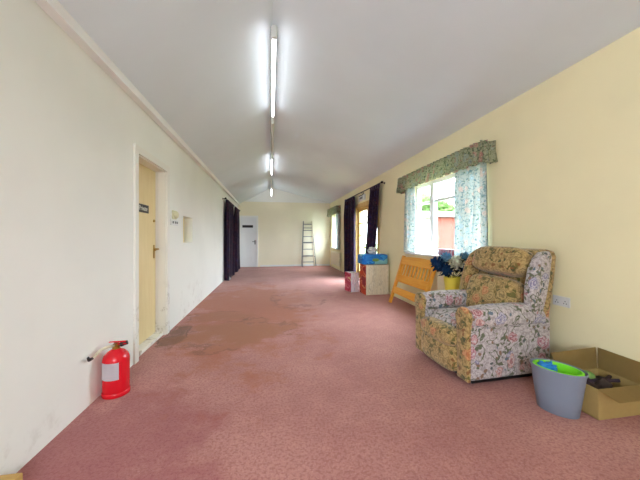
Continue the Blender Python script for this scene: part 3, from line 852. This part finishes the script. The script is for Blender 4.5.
tag(obj('green_lid', b, M['green'], loc=(cx + .0, cy + .07, .185), smooth='all'), 'dull green rounded plastic piece on the clutter in the cardboard box', 'plastic piece')
for i, (p, q, lab, mt) in enumerate([((X0 + .03, Y1 - .03, .15), (X1 - .05, Y0 + .09, .19), 'dark plum stick lying across the cardboard box clutter', 'plum'),
                                     ((X0 + .03, Y0 + .07, .15), (X1 - .03, Y1 - .10, .185), 'brown stick lying nearest the front flap of the cardboard box', 'soil')]):
    b = bmesh.new(); o0 = Vector(p); rod(b, (0, 0, 0), Vector(q) - o0, .014, .012, 10)
    tag(obj('stick', b, M[mt], loc=p, smooth=True), lab, 'stick', 'sticks in the cardboard box')
b = bmesh.new(); lathe(b, [(.030, 0), (.045, .08), (.048, .08), (.048, .09), (.042, .09), (.028, .01)], 24)
tag(obj('plant_pot', b, M['plum'], loc=(X0 + .075, Y1 - .075, .115), rot=(.5, .3, 0), smooth=True), 'dark plum plant pot tipped at back of the cardboard box', 'plant pot')

# ------------------------------------------------------------------ ladder at the end wall
ld = thing('step_ladder', 'grey metal step ladder, one stile in a lit tone, leaning at the end wall', 'ladder', (1.53, YE - .45, 0))
LH = 1.88
def stile(n, p0, p1, m, w=.028, d=.05):
    b = bmesh.new(); p0, p1 = Vector(p0), Vector(p1); dz = p1 - p0
    box(b, -w / 2, -d / 2, 0, w / 2, d / 2, 1)
    for v in b.verts: v.co = Vector((p0.x + v.co.x + dz.x * v.co.z, p0.y + v.co.y + dz.y * v.co.z, p0.z + dz.z * v.co.z))
    return obj(n, b, m, ld)
sf = (lambda k: -.255 + .07 * k, lambda k: .225 - .05 * k)
stile('stile', (sf[0](0), 0, .0), (sf[0](1), .34, LH), M['alu']); stile('stile', (sf[1](0), 0, .0), (sf[1](1), .34, LH), M['alu_lit'])
for k in range(7):
    q = (k + .8) / 7.3
    b = bmesh.new(); y = .34 * q; z = LH * q; box(b, sf[0](q) + .012, y - .035, z - .012, sf[1](q) - .012, y + .035, z + .012, .003, 1); obj('tread', b, M['alu'], ld)
stile('rear_leg', (-.26, .40, .0), (-.18, .39, LH - .05), M['alu'], .02, .03); stile('rear_leg', (.36, .40, .0), (.18, .39, LH - .05), M['alu'], .02, .03)
for z in (.4, 1.0, 1.6):
    b = bmesh.new(); q = z / LH; box(b, -.26 + .08 * q, .39, z - .012, .36 - .18 * q, .402, z + .012); obj('crossbar', b, M['alu'], ld)

# ------------------------------------------------------------------ small wall fittings
t = thing('wall_sounder', 'cream domed alarm sounder on left wall beside door', 'alarm sounder', (XL, 4.08, 1.50))
b = bmesh.new(); box(b, 0, -.07, -.055, .02, .07, .06, .006, 2); obj('back_plate', b, M['plastic_cream'], t)
b = bmesh.new(); lathe(b, [(.05, 0), (.05, .018), (.042, .032), (.02, .04)], 28)
for v in b.verts: v.co = Vector((.02 + v.co.z, v.co.x, v.co.y + .003))
obj('dome', b, M['plastic_cream'], t, smooth=True)
t = thing('light_switch', 'white double switch plate under the cream alarm sounder', 'switch', (XL, 4.10, 1.40))
b = bmesh.new(); box(b, 0, -.15, -.038, .010, .15, .038, .003, 2); obj('plate', b, M['plastic_white'], t)
for y in (-.07, .02, .09):
    b = bmesh.new(); box(b, .009, y - .02, -.014, .016, y + .02, .016, .002, 1); obj('rocker', b, M['grey'], t)
t = thing('power_socket', 'white double power socket on right wall behind the armchair', 'socket', (XR, 2.08, .645))
b = bmesh.new(); box(b, -.010, -.073, -.043, 0, .073, .043, .003, 2); obj('plate', b, M['plastic_white'], t)
for y in (-.036, .036):
    b = bmesh.new()
    for (dy, dz) in ((0, .004), (-.011, -.014), (.011, -.014)): box(b, -.0112, y + dy - .003, dz - .004, -.0095, y + dy + .003, dz + .004)
    obj('pin_hole', b, M['black'], t)
    b = bmesh.new(); box(b, -.014, y - .007, .018, -.009, y + .007, .034, .001, 1); obj('rocker', b, M['plastic_white'], t)
t = thing('emergency_light', 'white emergency light with dark panel above the glazed doors', 'emergency light', (XR, 7.50, 2.285))
b = bmesh.new(); box(b, -.05, -.24, -.08, 0, .24, .085, .012, 2); obj('housing', b, M['plastic_white'], t)
b = bmesh.new(); box(b, -.053, -.13, -.03, -.048, .13, .03, .002, 1); obj('panel', b, M['grey'], t, label='dark grey panel')
b = bmesh.new(); box(b, -.056, -.20, .055, -.045, .20, .082, .002, 1); obj('top_strip', b, M['black'], t)

b = bmesh.new(); box(b, 0, -.40, 0, .115, 0, .085, .004, 1)
tag(obj('tan_board', b, M['tan_board'], loc=(XL + .003, 1.575, 0)), 'tan wooden board end on carpet at left wall, cut by the photo corner', 'board')

# ------------------------------------------------------------------ outside
bm = bmesh.new(); box(bm, XR + T, -20, -.3, 60, 60, -.12)
struct('ground', bm, M['grass'], 'grass ground outside the right wall windows', 'ground')
t = thing('outbuilding', 'red brick outbuilding with pale end seen through the big window', 'building', (9.05, 14.3, -.12))
b = bmesh.new(); box(b, 0, 0, 0, 6, 5, 2.5); o = obj('walls', b, [M['brick'], M['render']], t)
for p in o.data.polygons:
    if p.normal.x < -.7: p.material_index = 1
b = bmesh.new(); prism(b, [(-.25, 2.45), (5.25, 2.45), (2.5, 3.0)], -.3, 6.3, 'x'); obj('roof', b, M['roof'], t)
def tree(x, y, h, r, label, seed):
    t = thing('tree', label, 'tree', (x, y, -.12), 0, 'trees outside the big window')
    b = bmesh.new(); tube(b, [(0, 0, 0), (.1, 0, h * .3), (0, .1, h * .6)], [.16, .13, .08], 10); obj('trunk', b, M['bark'], t, smooth=True)
    b = bmesh.new(); rnd = random.Random(seed)
    for k in range(14):
        a = rnd.random() * 6.28; q = rnd.random()
        blob(b, (math.cos(a) * r * .6 * rnd.random() ** .5, math.sin(a) * r * .6, h * (.45 + .5 * q)), r * (.5 - .2 * q), .7, 3.5, 4, (1, 1, .9), k * 3.3 + seed)
    obj('crown', b, M['foliage'], t, smooth='all')
tree(14.6, 24.5, 4.9, 2.4, 'bushy green tree above brick outbuilding, left of two', 1)
tree(20.2, 25.0, 5.4, 2.4, 'bushy green tree above brick outbuilding, right of two', 2)

# ------------------------------------------------------------------ world, portals, camera
w = bpy.data.worlds.new('sky'); C.world = w; w.use_nodes = True
nt = w.node_tree; nt.nodes.clear()
tc = nt.nodes.new('ShaderNodeTexCoord'); sp = nt.nodes.new('ShaderNodeSeparateXYZ'); nt.links.new(tc.outputs['Generated'], sp.inputs[0])
rp = nt.nodes.new('ShaderNodeValToRGB'); rp.color_ramp.elements[0].position = 0.0; rp.color_ramp.elements[0].color = (.35, .38, .41, 1)
rp.color_ramp.elements[1].position = .9; rp.color_ramp.elements[1].color = (.74, .88, 1.0, 1)
nt.links.new(sp.outputs['Z'], rp.inputs['Fac'])
bg = nt.nodes.new('ShaderNodeBackground'); bg.inputs['Strength'].default_value = 22.0
nt.links.new(rp.outputs['Color'], bg.inputs['Color'])
out = nt.nodes.new('ShaderNodeOutputWorld'); nt.links.new(bg.outputs[0], out.inputs['Surface'])

def portal(name, loc, rot, sx, sy):
    l = bpy.data.lights.new(name, 'AREA'); l.shape = 'RECTANGLE'; l.size = sx; l.size_y = sy; l.cycles.is_portal = True
    o = bpy.data.objects.new(name, l); COL.objects.link(o); o.location = loc; o.rotation_euler = rot
for (a, b_, c, d) in (W1, (FD[0], FD[1], 0, FD[2]), W2):
    portal('window_portal', (XR + T + .02, (a + b_) / 2, (c + d) / 2), (0, PI / 2, 0), d - c, b_ - a)
portal('window_portal', ((RWIN_ADDED[0] + RWIN_ADDED[1]) / 2, YR - T - .02, (RWIN_ADDED[2] + RWIN_ADDED[3]) / 2), (PI / 2, 0, 0), RWIN_ADDED[1] - RWIN_ADDED[0], RWIN_ADDED[3] - RWIN_ADDED[2])

cam = bpy.data.cameras.new('camera'); co = bpy.data.objects.new('camera', cam); COL.objects.link(co)
cam.sensor_width = 36; cam.lens = 16.0; cam.sensor_fit = 'HORIZONTAL'; cam.shift_y = -2.5 / 640; cam.clip_start = .05; cam.clip_end = 200
co.location = (0, 0, CAMH); co.rotation_euler = (PI / 2, 0, -math.atan((320 - 270.5) / 284.44))
C.camera = co
vs = C.view_settings; vs.view_transform = 'Standard'; vs.look = 'None'; vs.gamma = 1.0; vs.exposure = 0.97; vs.use_curve_mapping = False
C.cycles.max_bounces = 10; C.cycles.diffuse_bounces = 6; C.cycles.transparent_max_bounces = 12
